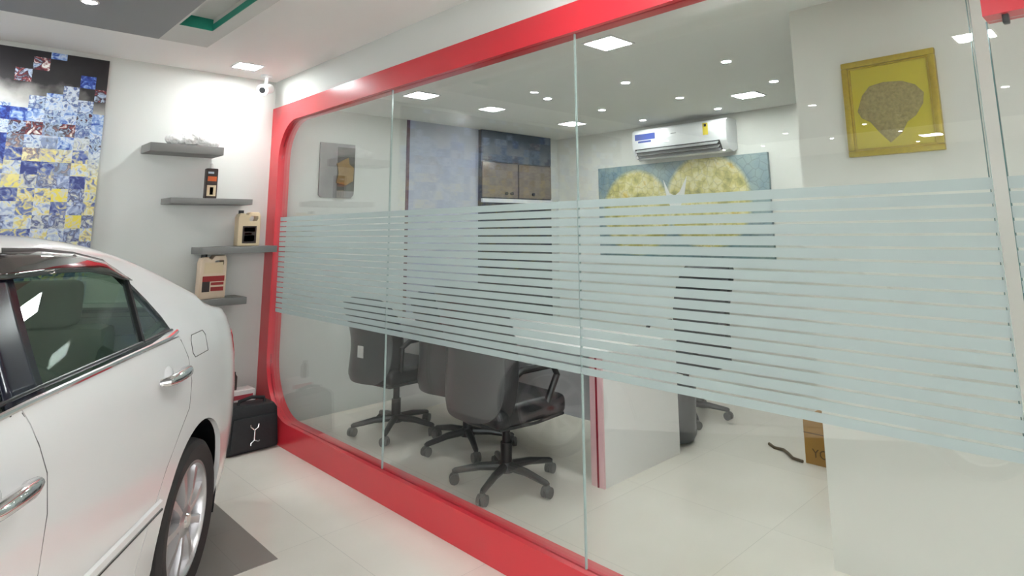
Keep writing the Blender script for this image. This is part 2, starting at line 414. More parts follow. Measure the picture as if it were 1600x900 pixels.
# dropped ceiling panel of the showroom: grey field, white border with a teal slot
struct(MB().box((-4.12, -4.2, 2.65), (3.0, 0.90, ZC)).build('ceiling_soffit', M['soffit_grey'], smooth=False))
b = MB()
b.box((-4.12, 0.90, 2.65), (-3.76, 1.165, ZC)); b.box((-3.76, 1.085, 2.65), (3.0, 1.165, ZC)); b.box((-3.76, 0.90, 2.65), (3.0, 0.912, ZC)); b.box((-3.76, 0.912, 2.72), (3.0, 1.085, ZC))
struct(b.build('ceiling_border', M['soffit_white'], smooth=False))
b = MB(); b.box((-3.76, 0.912, 2.652), (-3.756, 1.085, 2.72)); b.box((-3.756, 1.081, 2.652), (3.0, 1.085, 2.69))
struct(b.build('trim_1', M['teal'], smooth=False), 'teal painted sides of the ceiling slot')

# red frame round the glass: rounded inner corners
def arc(cx, cz, r, a0, a1, n=14):
    return [(cx + r * math.cos(math.radians(a0 + (a1 - a0) * i / n)), cz + r * math.sin(math.radians(a0 + (a1 - a0) * i / n))) for i in range(n + 1)]
XI, ZI0, ZI1, RB, RT = -5.005, 0.165, 2.38, 0.42, 0.30
XD = -0.30                                     # where the glazing stops and the door begins
poly = [(XL, 0), (XD, 0), (XD, ZI0)] + arc(XI + RB, ZI0 + RB, RB, 270, 180) + arc(XI + RT, ZI1 - RT, RT, 180, 90) + [(X1, ZI1), (X1, 2.52), (XL, 2.52)]
win = empty('window_1', (0, 0, 0)); struct(win, 'frosted glass partition in a red frame with rounded corners')
fr = MB().prism(poly, YG, YG + .095, 'Y').build('window_frame', M['red'], win)
# glass panes with frosted film bands
GY0, GY1 = YG + .026, YG + .036
edges_x = [XI, -3.357, -1.812, -0.318]
def film_bands(x0, x1, ytop=1.623, ybot=0.904):
    m_ = MB(); n = 18; first, last = 1.587, 0.936; pitch = (first - last) / (n - 1); g = 0.0075
    z = ytop
    for i in range(n):
        zc = first - i * pitch
        m_.box((x0, GY0 - .0016, zc + g / 2), (x1, GY0 - .0004, z)); z = zc - g / 2
    m_.box((x0, GY0 - .0016, ybot), (x1, GY0 - .0004, z))
    return m_
for i in range(3):
    x0, x1 = edges_x[i] + (.0 if i == 0 else .0015), edges_x[i + 1] - .0015
    if i == 0:
        pl = [(x1, ZI0)] + arc(XI + RB, ZI0 + RB, RB, 270, 180) + arc(XI + RT, ZI1 - RT, RT, 180, 90) + [(x1, ZI1)]
        p = MB().prism(pl, GY0, GY1, 'Y').build('glass_pane', M['glass'], win, smooth=False)
    else:
        p = MB().box((x0, GY0, ZI0), (x1, GY1, ZI1)).build('glass_pane', M['glass'], win, smooth=False)
    e = MB()
    if i > 0: e.box((x0 - .0005, GY0, ZI0), (x0 + .0012, GY1, ZI1))
    e.box((x1 - .0012, GY0, ZI0), (x1 + .0005, GY1, ZI1))
    e.build('glass_edge', M['glass_edge'], p, smooth=False)
    if i == 2: MB().box((x1 - .0065, GY0 + .001, ZI0), (x1 - .0045, GY1 - .001, ZI1)).build('glass_edge', M['edge_teal'], p, smooth=False)
    film_bands(-4.955 if i == 0 else x0, x1).build('frosted_film', M['film'], p, smooth=False)
# glass door to the right with a red header
door = empty('door_1', (0, 0, 0)); struct(door, 'frameless glass door under a red header')
DX0, DX1 = -0.288, 0.62
MB().box((DX0, YG + .002, 2.06), (DX1 + .3, YG + .094, 2.38)).build('door_header', M['red'], door, smooth=False)
p = MB().box((DX0 + .004, GY0, 0.012), (DX1, GY1, 2.05)).build('glass_pane', M['glass'], door, smooth=False)
e = MB(); e.box((DX0 + .002, GY0, 0.012), (DX0 + .005, GY1, 2.05)); e.build('glass_edge', M['edge_teal'], p, smooth=False)
film_bands(DX0 + .004, DX1).build('frosted_film', M['film'], p, smooth=False)
b = MB().box((DX0 + .04, GY0 - .008, 2.035), (DX0 + .055, GY1 + .008, 2.075), .004); b.build('door_hinge', M['steel_dark'], door)

# ------------------------------------------------------------------ the car
CTH = math.radians(-34.5)
CF = Vector((math.cos(CTH), math.sin(CTH), 0)); CL = Vector((-math.sin(CTH), math.cos(CTH), 0))
CP = Vector((-3.015, 0.935, 0)) - CL * 0.88 - CF * 0.045
car = empty('car', CP, CTH)
tag(car, 'white saloon car parked on the grey floor inlay beside the glass office', 'car')

def interp(tab, u):
    if u <= tab[0][0]: return tab[0][1]
    for (a, va), (b_, vb) in zip(tab, tab[1:]):
        if u <= b_:
            t = (u - a) / (b_ - a); return va + (vb - va) * t
    return tab[-1][1]
def smoothed(tab, lo, hi, n=200, w=0.07):
    """Piecewise-linear table softened by a moving average."""
    out = []
    for i in range(n + 1):
        u = lo + (hi - lo) * i / n
        s_ = [interp(tab, u + d * w) for d in (-1, -.6, -.3, 0, .3, .6, 1)]
        out.append((u, sum(s_) / 7))
    return out
T_W = smoothed([(-1.0, .50), (-.97, .62), (-.92, .70), (-.82, .775), (-.68, .825), (-.5, .858), (-.25, .877), (0, .88), (2.7, .88), (2.95, .865), (3.2, .81), (3.4, .70), (3.52, .55), (3.57, .42)], -1.0, 3.57, w=.04)
T_BELT = smoothed([(-1.0, 1.03), (-.9, 1.06), (-.5, 1.085), (.1, 1.105), (1.2, 1.085), (1.9, 1.05), (2.3, .99), (2.8, .90), (3.3, .78), (3.57, .62)], -1.0, 3.57)
T_TOP = smoothed([(-1.0, 1.07), (-.92, 1.105), (-.8, 1.125), (-.55, 1.145), (-.40, 1.165), (-.2, 1.25), (.05, 1.362), (.25, 1.440), (.45, 1.492), (.7, 1.525), (1.0, 1.540), (1.35, 1.534), (1.7, 1.46), (2.0, 1.345), (2.35, 1.17), (2.55, 1.065), (2.8, .995), (3.1, .92), (3.4, .81), (3.57, .67)], -1.0, 3.57)
T_BOT = [(-1.0, .34), (-.9, .27), (-.5, .22), (0, .2), (2.9, .2), (3.4, .22), (3.57, .27)]
LOW = [(0.0, .06), (.04, .035), (.12, .020), (.25, .008), (.40, .0), (.55, .0), (.68, .004), (.78, .011), (.87, .022), (.94, .036), (1.0, .055)]
TUM = 0.60
def side_v(u, z):
    """Half width of the body at station u and height z (outer skin)."""
    W, zb, zs = interp(T_W, u), interp(T_BOT, u), interp(T_BELT, u)
    if z <= zs:
        t = max(0, (z - zb) / (zs - zb)); return W - interp(LOW, t)
    return W - .055 - TUM * (z - zs)
def shear(u, z):
    """Leans the ends: the tail overhangs at bumper height, the lid edge sits further in."""
    if u < -.45:
        k = ((-.45 - u) / .55) ** 1.3
        g = .0 if z < .55 else .20 * ((z - .55) / .57) ** 1.5
        if z < .42: g = .35 * (.42 - z)
        return u + k * g
    if u > 3.2:
        k = ((u - 3.2) / .37) ** 1.3
        return u - k * .10 * max(0, (z - .55) / .3)
    return u
def section(u):
    W, zb, zs, zt = interp(T_W, u), interp(T_BOT, u), interp(T_BELT, u), max(interp(T_TOP, u), interp(T_BELT, u) + .02)
    pts = []
    for t, d in LOW: pts.append((W - d, zb + t * (zs - zb)))
    hg = zt - zs
    ze = zs + hg * (.80 if hg > .15 else .5)
    for k in range(1, 7):
        z = zs + (ze - zs) * k / 6; pts.append((W - .055 - TUM * (z - zs), z))
    ve = W - .055 - TUM * (ze - zs)
    # rounded roof edge and crown
    ang = min(.10, ve * .25)
    for k in range(1, 6):
        a = math.pi / 2 * k / 5
        pts.append((ve - ang * (1 - math.cos(a)) - TUM * .03 * math.sin(a), ze + (zt - ze) * .72 * math.sin(a)))
    v5, z5 = pts[-1]
    for k in range(1, 7):
        t = k / 6; pts.append((v5 * (1 - t), z5 + (zt - z5) * (1 - (1 - t) ** 2)))
    return pts
us = [-1.0, -.985, -.96, -.93, -.89, -.85, -.8] + [(-.75 + .05 * i) for i in range(84)] + [3.46, 3.5, 3.53, 3.555, 3.57]
us = sorted(set(round(u, 4) for u in us))
def shell_obj(name, thick):
    t = bmesh.new(); rows = []
    for u in us:
        sec = section(u)
        full = [(v, z) for v, z in sec] + [(-v, z) for v, z in sec[-2::-1]]
        rows.append([t.verts.new((shear(u, z), v, z)) for v, z in full])
    for i in range(len(rows) - 1):
        A, B = rows[i], rows[i + 1]
        for j in range(len(A) - 1): t.faces.new((A[j], B[j], B[j + 1], A[j + 1]))
    def cap(row, flip):
        n = len(row)
        for j in range(n // 2):
            a, b_, c, d = row[j], row[j + 1], row[n - 2 - j], row[n - 1 - j]
            vs = [a, b_, c, d] if b_ is not c else [a, b_, d]
            t.faces.new(vs[::-1] if flip else vs)
    cap(rows[0], False); cap(rows[-1], True)
    bmesh.ops.recalc_face_normals(t, faces=t.faces)
    # outward check
    s_ = sum(f.normal.dot(f.calc_center_median() - Vector((1.3, 0, .8))) for f in t.faces)
    if s_ < 0: bmesh.ops.reverse_faces(t, faces=t.faces)
    me = bpy.data.meshes.new(name); t.to_mesh(me); t.free()
    o = bpy.data.objects.new(name, me); COL.objects.link(o)
    md = o.modifiers.new('s', 'SOLIDIFY'); md.thickness = thick; md.offset = -1
    return o
def baked(o, ops, name, material, parent=None, smooth=True, angle=35):
    """Copy of o with the boolean ops [(cutter, 'DIFFERENCE')...] applied."""
    c = o.copy(); c.data = o.data.copy(); COL.objects.link(c)
    for cu, op in ops:
        md = c.modifiers.new('b', 'BOOLEAN'); md.operation = op; md.object = cu; md.solver = 'EXACT'
    dg = bpy.context.evaluated_depsgraph_get(); dg.update()
    me = bpy.data.meshes.new_from_object(c.evaluated_get(dg), depsgraph=dg)
    bpy.data.objects.remove(c)
    me.name = name
    n = bpy.data.objects.new(name, me); COL.objects.link(n)
    me.materials.clear()
    if material: me.materials.append(material)
    if smooth:
        me.shade_smooth()
        me.set_sharp_from_angle(angle=math.radians(angle))
    if parent is not None: n.parent = parent
    return n
CUT = []
def cutter(builder):
    o = builder.build('cutter', None, smooth=False); CUT.append(o); return o
def scale_poly(poly, d):
    """Outline moved outwards by d (inwards for d < 0)."""
    n = len(poly); ar = sum(poly[i][0] * poly[(i + 1) % n][1] - poly[(i + 1) % n][0] * poly[i][1] for i in range(n))
    s_ = 1 if ar > 0 else -1; out = []
    for i in range(n):
        p0, p1, p2 = Vector(poly[i - 1]), Vector(poly[i]), Vector(poly[(i + 1) % n])
        e1, e2 = (p1 - p0).normalized(), (p2 - p1).normalized()
        n1, n2 = Vector((e1.y, -e1.x)) * s_, Vector((e2.y, -e2.x)) * s_
        nn = (n1 + n2); nn = nn / max(.35, nn.length_squared / 2) if nn.length > 1e-6 else n1
        out.append(tuple(p1 + nn * d))
    return out
WIN_R = [(1.11, 1.088), (.80, 1.096), (.50, 1.112), (.262, 1.135), (.272, 1.17), (.315, 1.24), (.39, 1.335), (.46, 1.398), (.62, 1.43), (.80, 1.448), (.955, 1.452), (1.0, 1.38)]
WIN_F = [(1.25, 1.083), (1.17, 1.38), (1.14, 1.446), (1.35, 1.44), (1.6, 1.395), (1.9, 1.27), (2.2, 1.09), (2.23, 1.05)]
DOOR_R = [(1.205, 1.078), (1.165, .98), (1.135, .90), (1.13, .80), (1.16, .60), (1.185, .42), (1.19, .27), (.56, .27), (.52, .40), (.46, .52), (.36, .64), (.25, .73), (.155, .80), (.13, .90), (.15, 1.0), (.20, 1.09)]
DOOR_F = [(1.205, 1.078), (1.165, .98), (1.135, .90), (1.13, .80), (1.16, .60), (1.185, .42), (1.19, .27), (2.18, .27), (2.22, .5), (2.26, .75), (2.27, .95), (2.26, 1.0)]
shA = shell_obj('shell', .022); shB = shell_obj('shell_thin', .005)
def pr(poly, v0, v1): return cutter(MB().prism(poly, v0, v1, 'Y'))
arches = []
for u in (0, 2.6):
    for s_ in (1, -1):
        arches.append(cutter(MB().cyl((u, s_ * .45, .335), (u, s_ * 1.2, .335), .372, n=56)))
wr, wf = pr(WIN_R, .3, 1.2), pr(WIN_F, .3, 1.2)
wr_m, wf_m = pr(WIN_R, -1.2, -.3), pr(WIN_F, -1.2, -.3)
wrb, wfb = pr(scale_poly(WIN_R, .016), .3, 1.2), pr(scale_poly(WIN_F, .016), .3, 1.2)
REARW = [(-.36, -.56), (-.36, .56), (.0, .50), (.36, .44), (.40, .2), (.41, 0), (.40, -.2), (.36, -.44), (.0, -.50)]
WSCR = [(2.42, -.60), (2.42, .60), (2.0, .52), (1.62, .46), (1.58, 0), (1.62, -.46), (2.0, -.52)]
rw = cutter(MB().prism(REARW, 1.0, 1.7, 'Z')); ws = cutter(MB().prism(WSCR, 1.0, 1.7, 'Z'))
dr, df_ = pr(scale_poly(DOOR_R, .003), .4, 1.2), pr(scale_poly(DOOR_F, .003), .4, 1.2)
dri, dfi = pr(scale_poly(DOOR_R, -.002), .4, 1.2), pr(scale_poly(DOOR_F, -.002), .4, 1.2)
D, I = 'DIFFERENCE', 'INTERSECT'
body = baked(shA, [(c, D) for c in arches] + [(wrb, D), (wfb, D), (wr_m, D), (wf_m, D), (rw, D), (ws, D), (dr, D), (df_, D)], 'body', M['paint'], car)
baked(shA, [(dri, I)] + [(arches[0], D)], 'rear_door', M['paint'], car)['label'] = 'white rear door'
baked(shA, [(dfi, I)], 'front_door', M['paint'], car)['label'] = 'white front door'
baked(shA, [(wrb, I), (wr, D)], 'window_surround', M['trim'], car)
baked(shA, [(wfb, I), (wf, D)], 'window_surround', M['trim'], car)
g_r = baked(shB, [(wr, I)], 'rear_side_window', M['car_glass'], car); g_f = baked(shB, [(wf, I)], 'front_side_window', M['car_glass'], car)
baked(shB, [(wr_m, I)], 'rear_side_window', M['car_glass'], car); baked(shB, [(wf_m, I)], 'front_side_window', M['car_glass'], car)
baked(shB, [(rw, I)], 'rear_windscreen', M['car_glass'], car); baked(shB, [(ws, I)], 'windscreen', M['car_glass'], car)
# lamps cut from the skin
TL = pr([(-.60, .985), (-.60, .95), (-.72, .80), (-1.2, .76), (-1.2, 1.02), (-.80, 1.03)], .42, 1.2); TL2 = pr([(-.60, .985), (-.60, .95), (-.72, .80), (-1.2, .76), (-1.2, 1.02), (-.80, 1.03)], -1.2, -.42)
HL = pr([(2.95, .86), (3.0, .70), (3.7, .58), (3.7, .80), (3.2, .86)], .36, 1.2); HL2 = pr([(2.95, .86), (3.0, .70), (3.7, .58), (3.7, .80), (3.2, .86)], -1.2, -.36)
def puff(o, k=.004):
    bm = bmesh.new(); bm.from_mesh(o.data); bm.normal_update()
    for v in bm.verts: v.co += v.normal * k
    bm.to_mesh(o.data); bm.free(); return o
for c in (TL, TL2): puff(baked(shA, [(c, I)], 'tail_lamp', M['tail'], car))['label'] = 'red tail lamp'
for c in (HL, HL2): puff(baked(shA, [(c, I)], 'headlamp', M['lamp_clear'], car))['label'] = 'clear headlamp'
GR = cutter(MB().box((3.3, -.34, .60), (3.7, .34, .70))); GR2 = cutter(MB().box((3.3, -.5, .30), (3.7, .5, .42)))
puff(baked(shA, [(GR, I)], 'grille', M['trim'], car)); puff(baked(shA, [(GR2, I)], 'grille', M['trim'], car))
for c in CUT: bpy.data.objects.remove(c)
bpy.data.objects.remove(shA); bpy.data.objects.remove(shB)
def on_side(u, z, d=0.0): return Vector((shear(u, z), side_v(u, z) + d, z))
# window divider, black pillar, visor, belt chrome
MB().tube([on_side(.365 + (.50 - .365) * t, 1.335 + (1.112 - 1.335) * t, -.004) for t in [i / 8 for i in range(9)]], .013).build('divider_bar', M['trim'], g_r)
rows = []
for t in [i / 10 for i in range(11)]:
    z = 1.088 + (1.45 - 1.088) * t
    ur, uf = 1.104 - (1.104 - .96) * t ** 1.2, 1.26 - (1.26 - 1.13) * t
    rows.append([on_side(ur + (uf - ur) * k / 4, z, .006) for k in range(5)])
o = MB().quadstrip(rows).build('window_pillar', M['gloss_black'], car); md = o.modifiers.new('s', 'SOLIDIFY'); md.thickness = .006
o['label'] = 'gloss black pillar between the side windows'
top = [(1.14, 1.452), (.955, 1.455), (.80, 1.452), (.62, 1.438), (.46, 1.408), (.40, 1.372), (.355, 1.335)]
bot = [(1.12, 1.385), (.975, 1.382), (.80, 1.385), (.62, 1.378), (.49, 1.355), (.42, 1.335), (.36, 1.328)]
rows = [[on_side(a[0] + (b_[0] - a[0]) * k / 4, a[1] + (b_[1] - a[1]) * k / 4, .004 + .014 * math.sin(k / 4 * 1.6)) for k in range(5)] for a, b_ in zip(top, bot)]
o = MB().quadstrip(rows).build('rain_visor', M['visor'], car); md = o.modifiers.new('s', 'SOLIDIFY'); md.thickness = .003
o['label'] = 'smoked rain visor over the rear side window'
MB().tube([on_side(u, interp(T_BELT, u) - .003 + (.012 if u < .3 else 0) * (0.3 - u) / .1, .004) for u in [.21 + .05 * i for i in range(41)]], .009).build('belt_moulding', M['chrome'], car)['label'] = 'chrome strip below the side windows'
MB().tube([on_side(u, interp(T_BELT, u) + .018, .001) for u in [.24 + .05 * i for i in range(40)]], .007).build('weather_strip', M['trim'], car)
# body-side moulding
z_m = .525
rows = []
for u in [.40 + .04 * i for i in range(46)]:
    rows.append([on_side(u, z_m + dz, dd) for dz, dd in ((-.028, .001), (-.022, .012), (0, .014), (.022, .012), (.028, .001))])
MB().quadstrip(rows).build('side_moulding', M['paint'], car)
MB().tube([on_side(u, z_m - .004, .0145) for u in [.41 + .04 * i for i in range(45)]], .005).build('moulding_strip', M['chrome'], car)
for pl_ in ([(1.205, 1.066), (1.165, .98), (1.135, .90), (1.13, .80), (1.16, .60), (1.185, .42), (1.19, .27)], [(.46, .52), (.36, .64), (.25, .73), (.155, .80), (.13, .90), (.15, 1.0), (.19, 1.075)]):
    MB().tube([on_side(u, z, -.0015) for u, z in pl_], .0026).build('door_gap', M['seam'], car)
# fuel flap: fine outline
pts = [(-.085, .985), (.075, .985), (.095, 1.005), (.095, 1.055), (.075, 1.075), (-.065, 1.075), (-.085, 1.055)]
MB().tube([on_side(u, z, .0005) for u, z in pts], .002, closed=True).build('fuel_flap', M['seam'], car)
# handles
def handle(u0, z0):
    h = MB()
    h.tube([on_side(u0 - .10, z0 - .004, .004), on_side(u0 - .095, z0, .028), on_side(u0 - .05, z0 + .002, .040), on_side(u0, z0 + .002, .042), on_side(u0 + .06, z0, .040), on_side(u0 + .10, z0 - .002, .028), on_side(u0 + .105, z0 - .004, .004)], [.014, .019, .022, .022, .021, .018, .014], n=14)
    o_ = h.build('door_handle', M['chrome'], car); o_['label'] = 'chrome door handle'
    c = MB().sphere(on_side(u0 + .02, z0, -.022), .05, (1.25, .6, .9), 20).build('handle_recess', M['paint'], o_)
    return o_
handle(.335, .965); handle(1.33, .905)
# wheels
def wheel(u, s_):
    w = empty('wheel', (u, s_ * .765, .317)); w.parent = car
    if s_ < 0: w.rotation_euler = (0, 0, math.pi)
    MB().lathe([(.222, -.085), (.235, -.095), (.285, -.100), (.306, -.085), (.316, -.055), (.317, 0), (.316, .055), (.306, .085), (.285, .100), (.235, .095), (.222, .085)], (0, 0, 0), 'Y', 56).build('tyre', M['rubber'], w)
    r = MB()
    r.lathe([(.225, -.085), (.228, .088), (.214, .090), (.205, .075), (.200, .0), (.200, -.085)], (0, 0, 0), 'Y', 56)
    for k in range(9):
        a = 2 * math.pi * k / 9
        ca, sa = math.cos(a), math.sin(a)
        t = bmesh.new(); vs = []
        for rad, hw, y0, y1 in ((.04, .018, .045, .078), (.12, .016, .05, .082), (.208, .024, .035, .076)):
            ring = []
            for dx, y in ((-hw, y0), (hw, y0), (hw * .7, y1), (-hw * .7, y1)):
                ring.append(t.verts.new((rad * ca - dx * sa, y, rad * sa + dx * ca)))
            vs.append(ring)
        for i in range(2):
            for j in range(4): t.faces.new((vs[i][j], vs[i][(j + 1) % 4], vs[i + 1][(j + 1) % 4], vs[i + 1][j]))
        t.faces.new(vs[0]); t.faces.new(vs[-1])
        bmesh.ops.recalc_face_normals(t, faces=t.faces)
        r.add(t)
    r.lathe([(0, .04), (.062, .04), (.062, .076), (.05, .084), (0, .084)], (0, 0, 0), 'Y', 28, closed=False)
    r.build('rim', M['alloy'], w)
    MB().lathe([(0, .084), (.030, .084), (.026, .092), (0, .094)], (0, 0, 0), 'Y', 20, closed=False).build('hub_cap', M['chrome'], w)
    MB().lathe([(0, -.02), (.15, -.02), (.15, -.005), (0, -.005)], (0, 0, 0), 'Y', 28, closed=False).build('brake_disc', M['steel_dark'], w)
    return w
for u in (0, 2.6):
    for s_ in (1, -1): wheel(u, s_)
# dark arch liners and floor pan
for u in (0, 2.6):
    for s_ in (1, -1):
        rows = [[(u + .39 * math.cos(a), s_ * v, .335 + .39 * math.sin(a)) for v in (.42, .60, .845)] for a in [math.radians(-20 + 11 * k) for k in range(21)]]
        MB().quadstrip(rows).build('wheel_liner', M['trim'], car)
MB().box((-.7, -.62, .2), (3.2, .62, .34)).build('floor_pan', M['car_dark'], car, smooth=False)
# cabin
def seat(u, v, wid, name):
    s_ = MB(); s_.box((u - .05, v - wid / 2, .45), (u + .45, v + wid / 2, .62), .05)
    s_.box((u - .08, v - wid / 2, .55), (u + .05, v + wid / 2, 1.16), .05, rot=Matrix.Rotation(-.0, 3, 'Y'))
    o_ = s_.build(name, M['car_cloth'], car)
    return o_
s1 = seat(.28, 0, 1.22, 'rear_seat')
for v in (.36, -.36): MB().box((.22, v - .13, 1.15), (.32, v + .13, 1.33), .045, seg=4).build('headrest', M['car_cloth'], s1)
for v in (.37, -.37):
    s2 = seat(1.12, v, .50, 'front_seat')
    MB().box((1.03, v - .14, 1.15), (1.13, v + .14, 1.36), .05, seg=4).build('headrest', M['car_cloth'], s2)
MB().box((-.35, -.60, 1.0), (.2, .60, 1.03)).build('parcel_shelf', M['car_dark'], car, smooth=False)
MB().box((1.95, -.64, .75), (2.25, .64, .98), .05).build('dashboard', M['car_dark'], car)
# exterior mirror and number plate at the ends that face away
MB().sphere(on_side(2.08, 1.08, .10), .1, (.6, 1.1, .75)).build('door_mirror', M['paint'], car)

# ------------------------------------------------------------------ wall art, shelves and what stands on them
o = MB().box((0, -3.44, -1.2), (.03, 0, 1.0)).build('photo_mosaic', M['mosaic'], smooth=False)
o.data.transform(Matrix.Translation((0, .84, 1.71))); o.location = (XL + .004, 0, 0)
tag(o, 'tall wall panel patchworked from small blue and yellow picture tiles', 'wall art')

def shelf(y0, y1, z0, z1, label):
    o_ = MB().box((XL, y0, z0), (-4.92, y1, z1), .003).build('wall_shelf', M['shelf'])
    return tag(o_, label, 'shelf', 'grey floating shelves stepping down the left wall')
shelf(1.085, 1.562, 2.075, 2.135, 'uppermost grey floating shelf, carrying a white wrapped package')
shelf(1.238, 1.792, 1.715, 1.757, 'grey floating shelf with one slim dark bottle on it')
shelf(1.465, 1.998, 1.355, 1.405, 'grey floating shelf touching the red frame, tan oil jug on its right end')
shelf(1.30, 1.795, .985, 1.035, 'lowest grey floating shelf, half hidden behind the white car boot')

# wrapped package
b = MB()
for k, (dx, dy, dz, r) in enumerate([(0, -.10, .045, .055), (.01, -.02, .05, .062), (-.01, .06, .05, .06), (.0, .13, .04, .05), (.02, .02, .07, .055), (-.02, -.06, .06, .05)]):
    b.sphere((dx, dy, dz), r, (1.25, 1.3, .80), 18)
o = b.build('wrapped_package', M['wrap'])
rm = o.modifiers.new('r', 'REMESH'); rm.mode = 'VOXEL'; rm.voxel_size = .008
ds = o.modifiers.new('d', 'DISPLACE'); tx = bpy.data.textures.new('crumple', 'CLOUDS'); tx.noise_scale = .035; ds.texture = tx; ds.strength = .016; ds.mid_level = .5
o.location = (-5.04, 1.37, 2.134)
tag(o, 'crumpled clear-and-white wrapped package on the uppermost shelf', 'package')

def jug(name, w, h, d, body_m, y, z, label, labs):
    """Flat canister with a cap at one end and a moulded handle at the other; faces into the room."""
    root = empty(name, (-5.03, y, z)); tag(root, label, 'oil jug')
    hw = w / 2
    out = [(-hw, 0), (hw, 0), (hw, h * .84), (hw * .88, h * .95), (hw * .05, h * .95), (-hw * .20, h * .86), (-hw * .42, h * .92), (-hw * .86, h * .92), (-hw, h * .80)]
    c = MB().prism(out, -d / 2, d / 2, 'X', bev=.012).build('container', body_m, root)
    hole = [(hw * .0, h * .70), (hw * .62, h * .70), (hw * .74, h * .76), (hw * .72, h * .84), (hw * .1, h * .84), (-hw * .06, h * .77)]
    cu = MB().prism(hole, -d, d, 'X').build('cutter', None)
    cu.parent = root
    n = baked(c, [(cu, 'DIFFERENCE')], 'container_body', body_m, root)
    bpy.data.objects.remove(c); bpy.data.objects.remove(cu); n.name = 'container'
    cp = MB(); cp.cyl((0, -hw * .64, h * .90), (0, -hw * .64, h), .019 * w / .165, n=20)
    cp.build('cap', M['black'], root)
    for (y0, y1, z0, z1, mm) in labs:
        MB().box((d / 2, -hw + w * y0, h * z0), (d / 2 + .0012, -hw + w * y1, h * z1)).build('label_print', M[mm], root, smooth=False)
    return root
jug('oil_jug', .165, .27, .09, M['jug'], 1.805, 1.405, 'tan oil jug with a square dark label beside the red frame',
    [(.20, .82, .08, .56, 'label_dark'), (.27, .75, .40, .52, 'label_orange'), (.28, .74, .13, .30, 'label_silver'), (.30, .62, .31, .37, 'label_red')])
jug('oil_jug', .180, .325, .10, M['jug_pink'], 1.572, 1.035, 'pale oil jug with red and dark lettering panels on the lowest shelf',
    [(.10, .92, .38, .50, 'label_red'), (.10, .38, .16, .38, 'label_dark'), (.42, .90, .30, .36, 'label_red'), (.42, .90, .17, .26, 'label_red'), (.14, .84, .56, .80, 'jug')])
bt = empty('slim_bottle', (-5.02, 1.518, 1.757)); tag(bt, 'slim dark bottle with gold pattern, alone on its shelf', 'bottle')
MB().box((-.028, -.04, 0), (.028, .04, .225), .010, seg=3).build('bottle_body', M['label_dark'], bt)
for (y0, y1, z0, z1, mm) in [(-.03, .03, .13, .165, 'label_orange'), (-.032, .03, .02, .10, 'jug'), (-.012, .012, .03, .085, 'label_dark'), (-.03, .01, .185, .20, 'label_silver')]:
    MB().box((.028, y0, z0), (.0292, y1, z1)).build('label_print', M[mm], bt, smooth=False)
MB().cyl((0, 0, .225), (0, 0, .262), .014, .011).build('cap', M['paper'], bt)

# corner surveillance camera
cc = empty('security_camera', (-4.98, 1.86, ZC)); tag(cc, 'small white security camera in the ceiling corner', 'camera')
MB().cyl((0, 0, -.02), (0, 0, 0), .045).build('mount_plate', M['ac_white'], cc)
MB().tube([(0, 0, -.01), (0, 0, -.06), (.01, -.01, -.09)], .014).build('bracket', M['ac_white'], cc)
b = MB(); d = Vector((.72, -.62, -.30)).normalized(); c0 = Vector((-.01, .02, -.105))
b.cyl(c0 - d * .02, c0 + d * .10, .040, n=24); b.cyl(c0 + d * .10, c0 + d * .125, .045, n=24)
b.build('camera_housing', M['ac_white'], cc)
MB().cyl(c0 + d * .122, c0 + d * .128, .024, n=20).build('lens', M['black'], cc)

# ------------------------------------------------------------------ bag and carton by the frame
bag = empty('laptop_bag', (-4.71, 1.82, 0)); tag(bag, 'black nylon bag with a silver emblem standing by the red frame', 'bag')
prof = [(-.185, .0), (.185, .0), (.165, .27), (.14, .305), (-.135, .315), (-.165, .28)]
MB().prism(prof, -.18, 0, 'X', bev=.025).build('bag_body', M['bag'], bag)
MB().prism([(-.155, .02), (.155, .02), (.145, .235), (-.145, .24)], -.005, .022, 'X', bev=.012).build('front_pocket', M['bag'], bag)
MB().tube([(-.06, -.09, .30), (-.065, -.085, .335), (-.065, .0, .352), (-.065, .085, .335), (-.06, .09, .30)], .012).build('carry_handle', M['bag'], bag)
b = MB()
x = .026
b.tube([(x, 0, .085), (x, 0, .15)], .006); b.tube([(x, 0, .15), (x, -.028, .175), (x, -.03, .19)], .005); b.tube([(x, 0, .15), (x, .022, .165), (x, .026, .188)], .005)
b.tube([(x, 0, .085), (x, -.022, .068), (x, -.022, .052)], .005); b.tube([(x, 0, .085), (x, .026, .072), (x, .036, .078)], .005)
b.build('emblem', M['silver'], bag)
ct = empty('carton', (-4.985, 1.82, 0)); tag(ct, 'white carton with red printing standing behind the black bag', 'box')
MB().box((-.07, -.09, 0), (.07, .075, .375), .004).build('carton_body', M['carton'], ct)
MB().box((.07, -.09, .315), (.0712, .06, .345)).build('red_print', M['carton_red'], ct, smooth=False)
b = MB(); b.lathe([(0, 0), (.022, 0), (.022, .09), (.010, .11), (.010, .125), (0, .125)], (0, 0, 0), 'Z', 20, closed=False)
o = b.build('small_bottle', M['label_dark'], loc=(-4.985, 1.765, .375)); tag(o, 'small dark bottle standing on the white carton behind the bag', 'bottle')

